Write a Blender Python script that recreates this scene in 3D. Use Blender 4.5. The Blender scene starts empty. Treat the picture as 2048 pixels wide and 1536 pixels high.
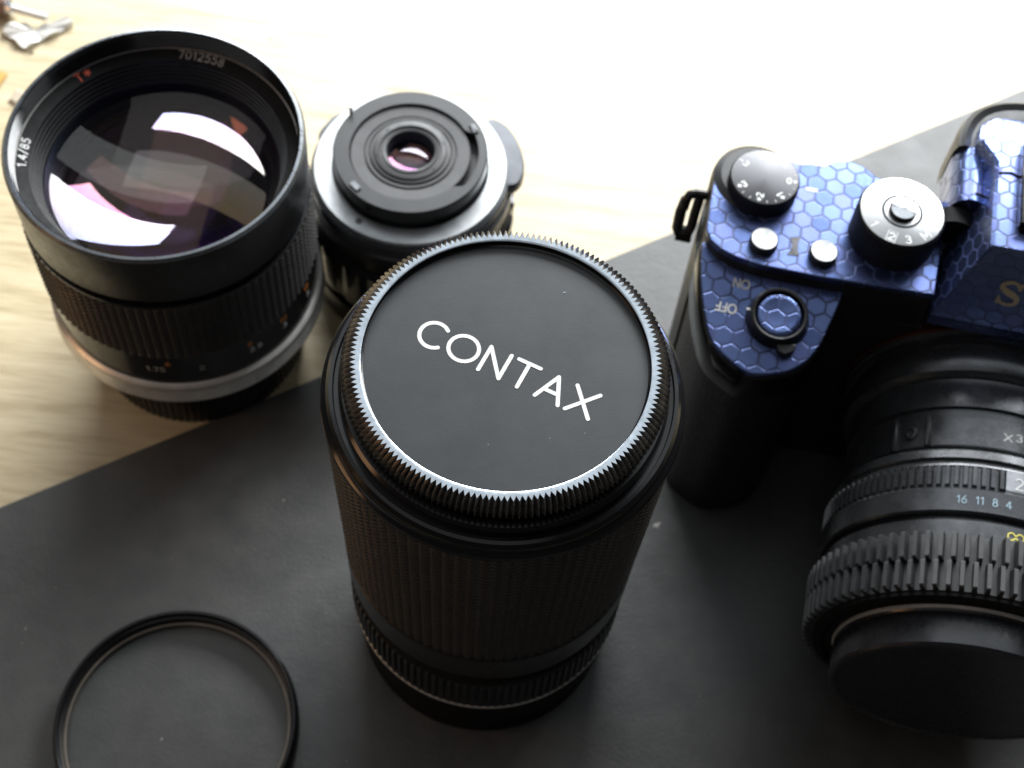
import bpy, bmesh, math, random
from mathutils import Vector, Matrix, Euler
random.seed(7)
PI = math.pi
MM = 0.001
sc = bpy.context.scene
COL = sc.collection

# ------------------------------------------------------------------ camera
H = 350.66
TH = math.radians(30.212)
RO = math.radians(5.771)
fw = Vector((0, math.sin(TH), -math.cos(TH)))
up0 = Vector((0, math.cos(TH), math.sin(TH)))
rt0 = Vector((1, 0, 0))
rt = rt0 * math.cos(RO) + up0 * math.sin(RO)
up = up0 * math.cos(RO) - rt0 * math.sin(RO)
cam = bpy.data.cameras.new("camera")
camo = bpy.data.objects.new("camera", cam)
COL.objects.link(camo)
M = Matrix((rt, up, -fw)).transposed().to_4x4()
M.translation = Vector((0, 0, H * MM))
camo.matrix_world = M
cam.sensor_fit = 'HORIZONTAL'
cam.sensor_width = 36
cam.lens = 36 * 3000 / 2048
cam.clip_start = 0.01
cam.clip_end = 50
cam.dof.use_dof = True
cam.dof.focus_distance = 0.256
cam.dof.aperture_fstop = 27
sc.camera = camo

# ------------------------------------------------------------------ world and lamps
w = bpy.data.worlds.new("World")
sc.world = w
w.use_nodes = True
wb = w.node_tree.nodes['Background']
wb.inputs[0].default_value = (0.96, 0.96, 1.0, 1)
wb.inputs[1].default_value = 0.035
sc.view_settings.view_transform = 'Standard'
sc.view_settings.look = 'None'
sc.view_settings.exposure = 0.0
sc.view_settings.gamma = 1.0


def area(name, loc, tgt, sx, sy, power, color, roll=0.0):
    l = bpy.data.lights.new(name, 'AREA')
    l.shape = 'RECTANGLE'
    l.size = sx
    l.size_y = sy
    l.energy = power
    l.color = color
    o = bpy.data.objects.new(name, l)
    COL.objects.link(o)
    o.location = loc
    d = Vector(tgt) - Vector(loc)
    o.rotation_euler = (d.to_track_quat('-Z', 'Y').to_matrix() @ Matrix.Rotation(roll, 3, 'Z')).to_euler()
    return o


# bright lower panes of the window, then the pale upper part of it, then the dim warm room behind the viewer
area("window_lamp", (0.14, 1.02, 0.55), (0.02, 0.22, 0.0), 1.06, 0.42, 31.0, (0.95, 0.98, 1.0), math.radians(-9))
area("window_lamp", (0.10, 0.62, 0.92), (0.02, 0.20, 0.0), 1.30, 0.36, 1.4, (0.88, 0.95, 1.0))
area("overhead_fill", (-0.50, 0.20, 1.20), (-0.05, 0.18, 0.0), 1.40, 1.40, 2.1, (0.97, 0.98, 1.0))  # added overhead fill that lifts the dark mat, no real fixture
area("room_lamp", (-0.55, 0.00, 0.28), (-0.12, 0.18, 0.0), 0.20, 0.20, 0.40, (1.0, 0.56, 0.28))


# ------------------------------------------------------------------ materials
class NT:
    def __init__(s, name):
        s.m = bpy.data.materials.new(name)
        s.m.use_nodes = True
        s.t = s.m.node_tree
        s.b = s.t.nodes['Principled BSDF']
        s.out = s.t.nodes['Material Output']

    def n(s, kind, **kw):
        x = s.t.nodes.new(kind)
        for k, v in kw.items():
            setattr(x, k, v)
        return x

    def l(s, a, b):
        s.t.links.new(a, b)

    def val(s, sock, v):
        if hasattr(v, 'node'):
            s.l(v, sock)
        else:
            sock.default_value = v

    def math(s, op, a, b=None, c=None, clamp=False):
        x = s.n('ShaderNodeMath', operation=op, use_clamp=clamp)
        s.val(x.inputs[0], a)
        if b is not None:
            s.val(x.inputs[1], b)
        if c is not None:
            s.val(x.inputs[2], c)
        return x.outputs[0]

    def vm(s, op, a, b=None, out=0):
        x = s.n('ShaderNodeVectorMath', operation=op)
        s.val(x.inputs[0], a)
        if b is not None:
            s.val(x.inputs[1], b)
        return x.outputs[out]

    def noise(s, scale, detail=4, vec=None, rough=0.5, col=False):
        x = s.n('ShaderNodeTexNoise')
        x.inputs['Scale'].default_value = scale
        x.inputs['Detail'].default_value = detail
        x.inputs['Roughness'].default_value = rough
        s.l(vec if vec is not None else s.obj(), x.inputs['Vector'])
        return x.outputs[1 if col else 0]

    def obj(s):
        if not hasattr(s, '_o'):
            s._o = s.n('ShaderNodeTexCoord')
        return s._o.outputs['Object']

    def ramp(s, fac, stops):
        x = s.n('ShaderNodeValToRGB')
        e = x.color_ramp.elements
        while len(e) < len(stops):
            e.new(0.5)
        for i, (p, c) in enumerate(stops):
            e[i].position = p
            e[i].color = (*c, 1) if len(c) == 3 else c
        s.l(fac, x.inputs[0])
        return x.outputs[0]

    def mix(s, f, a, b):
        x = s.n('ShaderNodeMix', data_type='RGBA')
        s.val(x.inputs[0], f)
        s.val(x.inputs[6], a)
        s.val(x.inputs[7], b)
        return x.outputs[2]

    def bump(s, h, strength, dist):
        x = s.n('ShaderNodeBump')
        x.inputs['Strength'].default_value = strength
        x.inputs['Distance'].default_value = dist
        s.l(h, x.inputs['Height'])
        s.l(x.outputs[0], s.b.inputs['Normal'])
        return x


def c4(c):
    return (c[0], c[1], c[2], 1)


def simple(name, col, rough=0.5, metal=0.0, spec=0.5, nscale=None, namp=0.15, rvar=0.08, bump=0.0, bscale=3000):
    """painted / metal / rubber surface with slight wear in colour and gloss"""
    t = NT(name)
    b = t.b
    b.inputs['Metallic'].default_value = metal
    b.inputs['Specular IOR Level'].default_value = spec
    nz = t.noise(nscale or 180, 5)
    lo = tuple(x * (1 - namp) for x in col)
    hi = tuple(min(1, x * (1 + namp)) for x in col)
    t.l(t.ramp(nz, [(0.3, lo), (0.7, hi)]), b.inputs['Base Color'])
    nz2 = t.noise((nscale or 180) * 2.3, 6, rough=0.7)
    r = t.n('ShaderNodeMapRange')
    t.l(nz2, r.inputs[0])
    r.inputs[1].default_value = 0.3
    r.inputs[2].default_value = 0.7
    r.inputs[3].default_value = max(0.02, rough - rvar)
    r.inputs[4].default_value = rough + rvar
    t.l(r.outputs[0], b.inputs['Roughness'])
    if bump:
        t.bump(t.noise(bscale, 3), bump, 0.0001)
    return t.m


MAT = {}
MAT['black_paint'] = simple('black_paint', (0.012, 0.012, 0.013), 0.33, bump=0.05)
MAT['black_gloss'] = simple('black_gloss', (0.008, 0.008, 0.009), 0.16, rvar=0.05)
MAT['black_satin'] = simple('black_satin', (0.018, 0.019, 0.021), 0.42, bump=0.12)
MAT['matte_black'] = simple('matte_black', (0.006, 0.006, 0.006), 0.7, spec=0.25)
MAT['baffle_grey'] = simple('baffle_grey', (0.05, 0.05, 0.052), 0.5)
MAT['rubber'] = simple('rubber', (0.034, 0.031, 0.030), 0.38, spec=0.45, bump=0.15)
MAT['gear_rubber'] = simple('gear_rubber', (0.030, 0.031, 0.032), 0.42, spec=0.6, bump=0.35, bscale=5000)
MAT['silver'] = simple('silver', (0.72, 0.70, 0.66), 0.33, metal=0.5)
MAT['bright_chrome'] = simple('bright_chrome', (0.75, 0.77, 0.80), 0.16, metal=1.0, rvar=0.06)
MAT['dark_chrome'] = simple('dark_chrome', (0.10, 0.10, 0.105), 0.30, metal=0.9)
MAT['lip_metal'] = simple('lip_metal', (0.20, 0.215, 0.23), 0.3, metal=0.8)
MAT['scale_grey'] = simple('scale_grey', (0.30, 0.31, 0.33), 0.35, metal=0.6)
MAT['lens_black'] = simple('lens_black', (0.085, 0.087, 0.092), 0.27, metal=0.75, nscale=90, rvar=0.1, bump=0.06)
MAT['hood_black'] = simple('hood_black', (0.016, 0.017, 0.021), 0.26, spec=0.7, nscale=70, rvar=0.1, bump=0.06)
MAT['white_print'] = simple('white_print', (0.80, 0.80, 0.78), 0.5)
MAT['dim_print'] = simple('dim_print', (0.52, 0.50, 0.48), 0.5)
MAT['red_print'] = simple('red_print', (0.95, 0.13, 0.06), 0.5)
MAT['orange_print'] = simple('orange_print', (0.75, 0.26, 0.04), 0.5)
MAT['yellow_print'] = simple('yellow_print', (0.75, 0.68, 0.12), 0.5)
MAT['gold_letter'] = simple('gold_letter', (0.62, 0.52, 0.38), 0.3, metal=0.8)
MAT['orange_metal'] = simple('orange_metal', (0.08, 0.025, 0.018), 0.35, metal=0.7)
MAT['blue_worn_print'] = simple('blue_worn_print', (0.30, 0.42, 0.50), 0.5)
MAT['ring_bronze'] = simple('ring_bronze', (0.20, 0.17, 0.14), 0.35, metal=0.7)
def leather():
    t = NT('grip_leather')
    t.b.inputs['Base Color'].default_value = (0.018, 0.018, 0.019, 1)
    t.b.inputs['Roughness'].default_value = 0.45
    vo = t.n('ShaderNodeTexVoronoi', feature='DISTANCE_TO_EDGE')
    vo.inputs['Scale'].default_value = 900
    t.l(t.obj(), vo.inputs['Vector'])
    t.bump(t.math('MINIMUM', vo.outputs[0], 0.25), 0.6, 0.0006)
    return t.m


MAT['grip_leather'] = leather()
MAT['white_plastic'] = simple('white_plastic', (0.85, 0.84, 0.80), 0.4)
MAT['amber_tape'] = simple('amber_tape', (0.62, 0.38, 0.10), 0.35)
MAT['tool_brown'] = simple('tool_brown', (0.20, 0.12, 0.09), 0.35)
MAT['dust'] = simple('dust', (0.42, 0.40, 0.37), 0.9)


def brushed(name, col, rough, metal=1.0, aniso=0.85):
    """turned metal disc: radial highlight from circular machining marks"""
    t = NT(name)
    b = t.b
    b.inputs['Metallic'].default_value = metal
    b.inputs['Base Color'].default_value = c4(col)
    b.inputs['Anisotropic'].default_value = aniso
    tg = t.n('ShaderNodeTangent', direction_type='RADIAL', axis='Z')
    t.l(tg.outputs[0], b.inputs['Tangent'])
    sep = t.n('ShaderNodeSeparateXYZ')
    t.l(t.obj(), sep.inputs[0])
    r = t.math('SQRT', t.math('ADD', t.math('MULTIPLY', sep.outputs[0], sep.outputs[0]),
                              t.math('MULTIPLY', sep.outputs[1], sep.outputs[1])))
    cx = t.n('ShaderNodeCombineXYZ')
    t.l(r, cx.inputs[0])
    nz = t.noise(6000, 2, cx.outputs[0])
    t.l(t.math('MULTIPLY_ADD', nz, 0.2, rough - 0.1), b.inputs['Roughness'])
    return t.m


MAT['turned_silver'] = brushed('turned_silver', (0.40, 0.405, 0.41), 0.30, 1.0, 0.5)
MAT['turned_black'] = brushed('turned_black', (0.085, 0.085, 0.09), 0.40, 0.9, 0.5)


def hex_skin():
    """embossed metallic blue vinyl: raised hexagon cells with hatching, thin flat lines between"""
    t = NT('hexagon_skin')
    b = t.b
    uv = t.n('ShaderNodeUVMap')
    P = t.vm('ADD', t.vm('SCALE', uv.outputs[0]), (400.0, 400.0 * 1.7320508, 0))
    P.node.inputs[0].links[0].from_node.inputs[3].default_value = 1.0 / 4.25
    S = (1.0, 1.7320508, 1.0)
    hS = (0.5, 0.8660254, 0.0)
    a = t.vm('SUBTRACT', t.vm('MODULO', P, S), hS)
    bb = t.vm('SUBTRACT', t.vm('MODULO', t.vm('SUBTRACT', P, hS), S), hS)
    la = t.vm('LENGTH', t.vm('MULTIPLY', a, (1, 1, 0)), out=1)
    lb = t.vm('LENGTH', t.vm('MULTIPLY', bb, (1, 1, 0)), out=1)
    sel = t.math('LESS_THAN', lb, la)
    mx = t.n('ShaderNodeMix', data_type='VECTOR')
    t.l(sel, mx.inputs[0])
    t.l(a, mx.inputs[4])
    t.l(bb, mx.inputs[5])
    gv = t.vm('MULTIPLY', mx.outputs[1], (1, 1, 0))
    idv = t.vm('SUBTRACT', t.vm('MULTIPLY', P, (1, 1, 0)), gv)
    idr = t.vm('SNAP', t.vm('ADD', idv, (0.05, 0.05, 0)), (0.25, 0.25, 1))
    ab = t.vm('ABSOLUTE', gv)
    d1 = t.vm('DOT_PRODUCT', ab, (0.5, 0.8660254, 0), out=1)
    sx = t.n('ShaderNodeSeparateXYZ')
    t.l(ab, sx.inputs[0])
    d = t.math('MAXIMUM', d1, sx.outputs[0])          # 0 centre .. 0.5 edge
    line = t.n('ShaderNodeMapRange', interpolation_type='SMOOTHSTEP')
    t.l(d, line.inputs[0])
    line.inputs[1].default_value = 0.425
    line.inputs[2].default_value = 0.465
    L = line.outputs[0]
    wn = t.n('ShaderNodeTexWhiteNoise', noise_dimensions='2D')
    t.l(idr, wn.inputs[0])
    rnd = wn.outputs[0]
    # hatching in a direction of its own per cell
    ang = t.math('MULTIPLY', rnd, 6.28318)
    sg = t.n('ShaderNodeSeparateXYZ')
    t.l(gv, sg.inputs[0])
    u = t.math('ADD', t.math('MULTIPLY', sg.outputs[0], t.math('COSINE', ang)),
               t.math('MULTIPLY', sg.outputs[1], t.math('SINE', ang)))
    hatch = t.math('SINE', t.math('MULTIPLY', u, 62.0))
    h01 = t.math('MULTIPLY_ADD', hatch, 0.5, 0.5)
    cell = t.ramp(rnd, [(0.0, (0.10, 0.15, 0.36)), (0.45, (0.15, 0.21, 0.44)), (0.75, (0.105, 0.125, 0.32)), (1.0, (0.13, 0.195, 0.41))])
    cell2 = t.mix(t.math('MULTIPLY', h01, 0.35), cell, (0.19, 0.25, 0.50, 1))
    colr = t.mix(L, cell2, (0.055, 0.075, 0.19, 1))
    t.l(colr, b.inputs['Base Color'])
    t.l(t.math('MULTIPLY_ADD', L, -0.75, 0.92), b.inputs['Metallic'])
    t.l(t.math('ADD', t.math('MULTIPLY_ADD', rnd, 0.06, 0.24), t.math('MULTIPLY', L, 0.12)), b.inputs['Roughness'])
    hgt = t.math('ADD', t.math('MULTIPLY', t.math('SUBTRACT', 1.0, L), 1.0), t.math('MULTIPLY', h01, 0.12))
    t.bump(hgt, 0.55, 0.00012)
    b.inputs['Coat Weight'].default_value = 0.12
    b.inputs['Coat Roughness'].default_value = 0.2
    return t.m


MAT['skin'] = hex_skin()


def glass_coat(name, tints, k, rough=0.0):
    """thin coated glass surface: mostly clear, mirrors part of the light; the coating's colour shifts with angle"""
    t = NT(name)
    t.t.nodes.remove(t.b)
    tr = t.n('ShaderNodeBsdfTransparent')
    gl = t.n('ShaderNodeBsdfGlossy')
    gl.inputs['Roughness'].default_value = rough
    ge = t.n('ShaderNodeNewGeometry')
    cs = t.math('ABSOLUTE', t.vm('DOT_PRODUCT', ge.outputs['Normal'], ge.outputs['Incoming'], out=1))
    t.l(t.ramp(cs, tints), gl.inputs['Color'])
    sch = t.math('MULTIPLY_ADD', t.math('POWER', t.math('SUBTRACT', 1.0, cs), 5.0), 0.96, 0.04)
    fac = t.math('MULTIPLY', sch, k, clamp=True)
    mx = t.n('ShaderNodeMixShader')
    t.l(fac, mx.inputs[0])
    t.l(tr.outputs[0], mx.inputs[1])
    t.l(gl.outputs[0], mx.inputs[2])
    t.l(mx.outputs[0], t.out.inputs[0])
    return t.m


MAT['coat_front'] = glass_coat('coat_front', [(0.55, (0.45, 0.6, 1.0)), (0.68, (1.0, 0.75, 1.0)), (0.80, (1.0, 0.96, 0.85)), (0.90, (1.0, 0.70, 0.40))], 2.0, 0.015)
MAT['coat_pink'] = glass_coat('coat_pink', [(0.60, (0.55, 0.30, 1.0)), (0.75, (0.95, 0.40, 0.70)), (0.88, (1.0, 0.52, 0.45))], 2.6, 0.05)
MAT['coat_violet'] = glass_coat('coat_violet', [(0.5, (0.3, 0.5, 1.0)), (0.8, (0.55, 0.35, 1.0))], 1.4, 0.08)
MAT['coat_white'] = glass_coat('coat_white', [(0.55, (0.5, 0.6, 1.0)), (0.7, (0.95, 0.85, 1.0)), (0.85, (1.0, 0.98, 0.95))], 1.9, 0.03)
MAT['filter_glass'] = glass_coat('filter_glass', [(0.5, (0.8, 1.0, 0.9)), (1.0, (0.8, 1.0, 0.9))], 0.35)


def wood_mat():
    t = NT('maple_wood')
    b = t.b
    mp = t.n('ShaderNodeMapping')
    mp.inputs['Rotation'].default_value = (0, 0, math.radians(-4))
    mp.inputs['Scale'].default_value = (1.0, 9.0, 1.0)
    t.l(t.obj(), mp.inputs[0])
    v = mp.outputs[0]
    warp = t.noise(14, 3, v, col=True)
    v2 = t.vm('ADD', v, t.vm('MULTIPLY', warp, (0.02, 0.05, 0)))
    g1 = t.noise(26, 8, v2, 0.65)
    mp2 = t.n('ShaderNodeMapping')
    mp2.inputs['Rotation'].default_value = (0, 0, math.radians(-4))
    mp2.inputs['Scale'].default_value = (1.0, 26.0, 1.0)
    t.l(t.obj(), mp2.inputs[0])
    g2 = t.noise(70, 5, mp2.outputs[0], 0.6)
    g = t.math('ADD', t.math('MULTIPLY', g1, 0.65), t.math('MULTIPLY', g2, 0.35))
    col = t.ramp(g, [(0.34, (0.40, 0.31, 0.165)), (0.5, (0.63, 0.53, 0.335)), (0.66, (0.75, 0.66, 0.455))])
    t.l(col, b.inputs['Base Color'])
    r = t.math('MULTIPLY_ADD', g2, 0.12, 0.32)
    t.l(r, b.inputs['Roughness'])
    b.inputs['Specular IOR Level'].default_value = 0.6
    t.bump(g, 0.25, 0.0003)
    return t.m


def mat_mat():
    t = NT('black_mat_board')
    b = t.b
    big = t.noise(16, 4)
    mid = t.noise(110, 5, rough=0.6)
    fine = t.noise(1500, 3)
    f = t.math('ADD', t.math('MULTIPLY', big, 0.5), t.math('MULTIPLY', mid, 0.5))
    col = t.ramp(f, [(0.32, (0.046, 0.046, 0.045)), (0.5, (0.066, 0.066, 0.065)), (0.68, (0.090, 0.088, 0.085))])
    vor = t.n('ShaderNodeTexVoronoi')
    vor.inputs['Scale'].default_value = 160
    t.l(t.obj(), vor.inputs['Vector'])
    sp = t.math('LESS_THAN', vor.outputs['Distance'], 0.05)
    wn = t.n('ShaderNodeTexWhiteNoise')
    t.l(vor.outputs['Position'], wn.inputs[0])
    sp = t.math('MULTIPLY', sp, t.math('GREATER_THAN', wn.outputs[0], 0.75))
    t.l(t.mix(t.math('MULTIPLY', sp, 0.8), col, (0.22, 0.21, 0.19, 1)), b.inputs['Base Color'])
    t.l(t.math('MULTIPLY_ADD', mid, 0.25, 0.33), b.inputs['Roughness'])
    b.inputs['Specular IOR Level'].default_value = 0.6
    h = t.math('ADD', t.math('MULTIPLY', fine, 0.6), t.math('MULTIPLY', mid, 1.2))
    t.bump(h, 0.5, 0.00025)
    return t.m


MAT['wood'] = wood_mat()
MAT['mat'] = mat_mat()


# ------------------------------------------------------------------ mesh helpers (all numbers in millimetres)
def make(name, verts, faces, mat, parent=None, smooth=True, ang=32, uv=None, loc=None):
    me = bpy.data.meshes.new(name)
    me.from_pydata([(v[0] * MM, v[1] * MM, v[2] * MM) for v in verts], [], faces)
    bm = bmesh.new()
    bm.from_mesh(me)
    bmesh.ops.remove_doubles(bm, verts=bm.verts, dist=1e-7)
    bmesh.ops.recalc_face_normals(bm, faces=bm.faces)
    a = math.radians(ang)
    for f in bm.faces:
        f.smooth = smooth
    if smooth:
        for e in bm.edges:
            if len(e.link_faces) == 2:
                if e.link_faces[0].normal.angle(e.link_faces[1].normal, 0) > a:
                    e.smooth = False
    if uv:
        L = bm.loops.layers.uv.new('uv')
        for f in bm.faces:
            for l in f.loops:
                l[L].uv = uv(l.vert.co / MM, f.normal)
    bm.to_mesh(me)
    bm.free()
    me.materials.append(MAT[mat])
    o = bpy.data.objects.new(name, me)
    COL.objects.link(o)
    if parent is not None:
        o.parent = parent
    if loc:
        o.location = Vector(loc) * MM
    return o


def empty(name, x, y, z=0, rz=0):
    o = bpy.data.objects.new(name, None)
    COL.objects.link(o)
    o.location = (x * MM, y * MM, z * MM)
    o.rotation_euler = (0, 0, rz)
    o.empty_display_size = 0.01
    return o


def tag(o, label=None, cat=None, kind=None, group=None):
    if label:
        o['label'] = label
    if cat:
        o['category'] = cat
    if kind:
        o['kind'] = kind
    if group:
        o['group'] = group
    return o


def rev(prof, seg=128, c=(0, 0), rfun=None, a0=0, a1=2 * PI, close=True):
    """surface of revolution about z; profile of (r, z); rfun(theta, i, r, z) may change r"""
    V = []
    F = []
    n = len(prof)
    full = abs(a1 - a0 - 2 * PI) < 1e-6
    ns = seg if full else seg + 1
    for j in range(ns):
        th = a0 + (a1 - a0) * j / seg
        for i, (r, z) in enumerate(prof):
            rr = rfun(th, i, r, z) if rfun else r
            V.append((c[0] + rr * math.cos(th), c[1] + rr * math.sin(th), z))
    for j in range(seg):
        k = (j + 1) % ns if full else j + 1
        for i in range(n - 1):
            F.append((j * n + i, k * n + i, k * n + i + 1, j * n + i + 1))
    return V, F


def lathe(name, prof, mat, parent, seg=128, c=(0, 0), ang=30, loc=None, **kw):
    V, F = rev(prof, seg, c, **kw)
    return make(name, V, F, mat, parent, ang=ang, loc=loc)


def cap_z(r, z, h, n=12, start=0.0):
    """profile of a spherical cap: edge radius r at height z, centre raised by h (negative: sunk)"""
    if abs(h) < 1e-6:
        return [(r, z), (start, z)]
    Rr = (r * r + h * h) / (2 * abs(h))
    s = 1 if h > 0 else -1
    out = []
    for i in range(n + 1):
        q = r + (start - r) * i / n
        zz = math.sqrt(max(0, Rr * Rr - q * q)) - (Rr - abs(h))
        out.append((q, z + s * zz))
    return out


def toothed(name, prof_out, prof_in, nt, duty, mat, parent, sharp=True, ang=20, loc=None, amin=0, amax=2 * PI):
    """ring whose radius alternates between an outer and an inner profile, nt ridges"""
    V = []
    F = []
    n = len(prof_out)
    per = 4
    full = abs(amax - amin - 2 * PI) < 1e-6
    N = nt * per
    for t in range(N if full else N + 1):
        k, m = divmod(t, per)
        if sharp:
            fr = [0, 0.46, 0.5, 0.54][m]
            wgt = [0, 0.92, 1, 0.92][m]
        else:
            fr = [0, duty * 0.18, duty, duty * 1.18][m]
            wgt = [0, 1, 1, 0][m]
        th = amin + (k + fr) * (amax - amin) / nt
        for (ro, zo), (ri, zi) in zip(prof_out, prof_in):
            r = ri + (ro - ri) * wgt
            z = zi + (zo - zi) * wgt
            V.append((r * math.cos(th), r * math.sin(th), z))
    T = N if full else N + 1
    for t in range(N):
        u = (t + 1) % T
        for i in range(n - 1):
            F.append((t * n + i, u * n + i, u * n + i + 1, t * n + i + 1))
    return make(name, V, F, mat, parent, ang=ang, loc=loc)


def diamond_grip(name, rfun, z0, z1, nc, nr, depth, mat, parent, skew=0.35):
    """rubber grip: nc columns by nr rows of small wedge-shaped points, each with a ledge on top"""
    V = []
    F = []

    def pt(a, z, r):
        V.append((r * math.cos(a), r * math.sin(a), z))
        return len(V) - 1
    da = 2 * PI / nc
    dz = (z1 - z0) / nr
    grid = [[pt(da * i, z0 + dz * j, rfun(z0 + dz * j) - depth) for j in range(nr + 1)] for i in range(nc)]
    for i in range(nc):
        k = (i + 1) % nc
        for j in range(nr):
            zc = z0 + dz * (j + 0.5 + skew)
            p = pt(da * (i + 0.45), zc, rfun(zc))
            q = pt(da * (i + 0.55), zc, rfun(zc))
            a, b, c, d = grid[i][j], grid[k][j], grid[k][j + 1], grid[i][j + 1]
            F += [(a, b, q, p), (b, c, q), (c, d, p, q), (d, a, p)]
    return make(name, V, F, mat, parent, smooth=False)


def rescale(root, drop):
    """stand a thing on the same surface but `drop` mm deeper: slid and scaled along the sight line, so its outline keeps its place"""
    base = root.location.z / MM
    k = (H - base) / (H - base + drop)
    root.location.x *= k
    root.location.y *= k
    root.scale = (k, k, k)
    for ch in root.children:
        ch.location.z += drop * MM


def boxv(cx, cy, cz, sx, sy, sz):
    V = [(cx + dx * sx / 2, cy + dy * sy / 2, cz + dz * sz / 2) for dx in (-1, 1) for dy in (-1, 1) for dz in (-1, 1)]
    F = [(0, 1, 3, 2), (4, 6, 7, 5), (0, 4, 5, 1), (2, 3, 7, 6), (0, 2, 6, 4), (1, 5, 7, 3)]
    return V, F


def bevel_obj(o, w, seg=2):
    bm = bmesh.new()
    bm.from_mesh(o.data)
    es = [e for e in bm.edges if len(e.link_faces) == 2 and e.link_faces[0].normal.angle(e.link_faces[1].normal, 0) > 0.5]
    bmesh.ops.bevel(bm, geom=es, offset=w * MM, segments=seg, affect='EDGES', profile=0.5, clamp_overlap=True)
    for f in bm.faces:
        f.smooth = len(f.verts) <= 4 and f.calc_area() < (6 * w * MM) ** 2 * 4
    for e in bm.edges:
        if len(e.link_faces) == 2:
            e.smooth = e.link_faces[0].normal.angle(e.link_faces[1].normal, 0) < 0.7
    bm.to_mesh(o.data)
    bm.free()
    return o


def smooth_poly(pts, closed=True, n=6):
    """Catmull-Rom through the points"""
    out = []
    N = len(pts)
    rng = range(N) if closed else range(N - 1)
    for i in rng:
        if closed:
            p0, p1, p2, p3 = pts[(i - 1) % N], pts[i], pts[(i + 1) % N], pts[(i + 2) % N]
        else:
            p0, p1, p2, p3 = pts[max(i - 1, 0)], pts[i], pts[i + 1], pts[min(i + 2, N - 1)]
        for k in range(n):
            t = k / n
            out.append(tuple(0.5 * ((2 * b) + (c - a) * t + (2 * a - 5 * b + 4 * c - d) * t * t + (-a + 3 * b - 3 * c + d) * t ** 3)
                             for a, b, c, d in zip(p0, p1, p2, p3)))
    if not closed:
        out.append(tuple(pts[-1]))
    return out


def prism(name, poly, z0, z1, mat, parent, zt=None, uv=None, ang=30, bev=0.0):
    """poly outline (x,y) from z0 up to z1, or up to zt(x,y)"""
    n = len(poly)
    V = [(x, y, z0) for x, y in poly] + [(x, y, zt(x, y) if zt else z1) for x, y in poly]
    F = [tuple(range(n))[::-1], tuple(range(n, 2 * n))]
    for i in range(n):
        k = (i + 1) % n
        F.append((i, k, n + k, n + i))
    o = make(name, V, F, mat, parent, ang=ang, uv=uv)
    if bev:
        bevel_obj(o, bev)
    return o


def tube(name, pts, r, mat, parent, n=10, capends=True):
    P = [Vector(p) for p in pts]
    V = []
    F = []
    prev = None
    for i, p in enumerate(P):
        d = (P[min(i + 1, len(P) - 1)] - P[max(i - 1, 0)]).normalized()
        if prev is None:
            a = d.orthogonal().normalized()
        else:
            a = (prev - d * prev.dot(d)).normalized()
        prev = a
        b = d.cross(a)
        rr = r[i] if isinstance(r, (list, tuple)) else r
        for k in range(n):
            t = 2 * PI * k / n
            V.append(tuple(p + a * rr * math.cos(t) + b * rr * math.sin(t)))
    for i in range(len(P) - 1):
        for k in range(n):
            m = (k + 1) % n
            F.append((i * n + k, i * n + m, (i + 1) * n + m, (i + 1) * n + k))
    if capends:
        F.append(tuple(range(n))[::-1])
        F.append(tuple((len(P) - 1) * n + k for k in range(n)))
    return make(name, V, F, mat, parent, ang=40)


# ------------------------------------------------------------------ single-stroke lettering
def arc(cx, cy, rx, ry, a0, a1, n=14):
    return [(cx + rx * math.cos(math.radians(a0 + (a1 - a0) * i / n)), cy + ry * math.sin(math.radians(a0 + (a1 - a0) * i / n))) for i in range(n + 1)]


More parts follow.
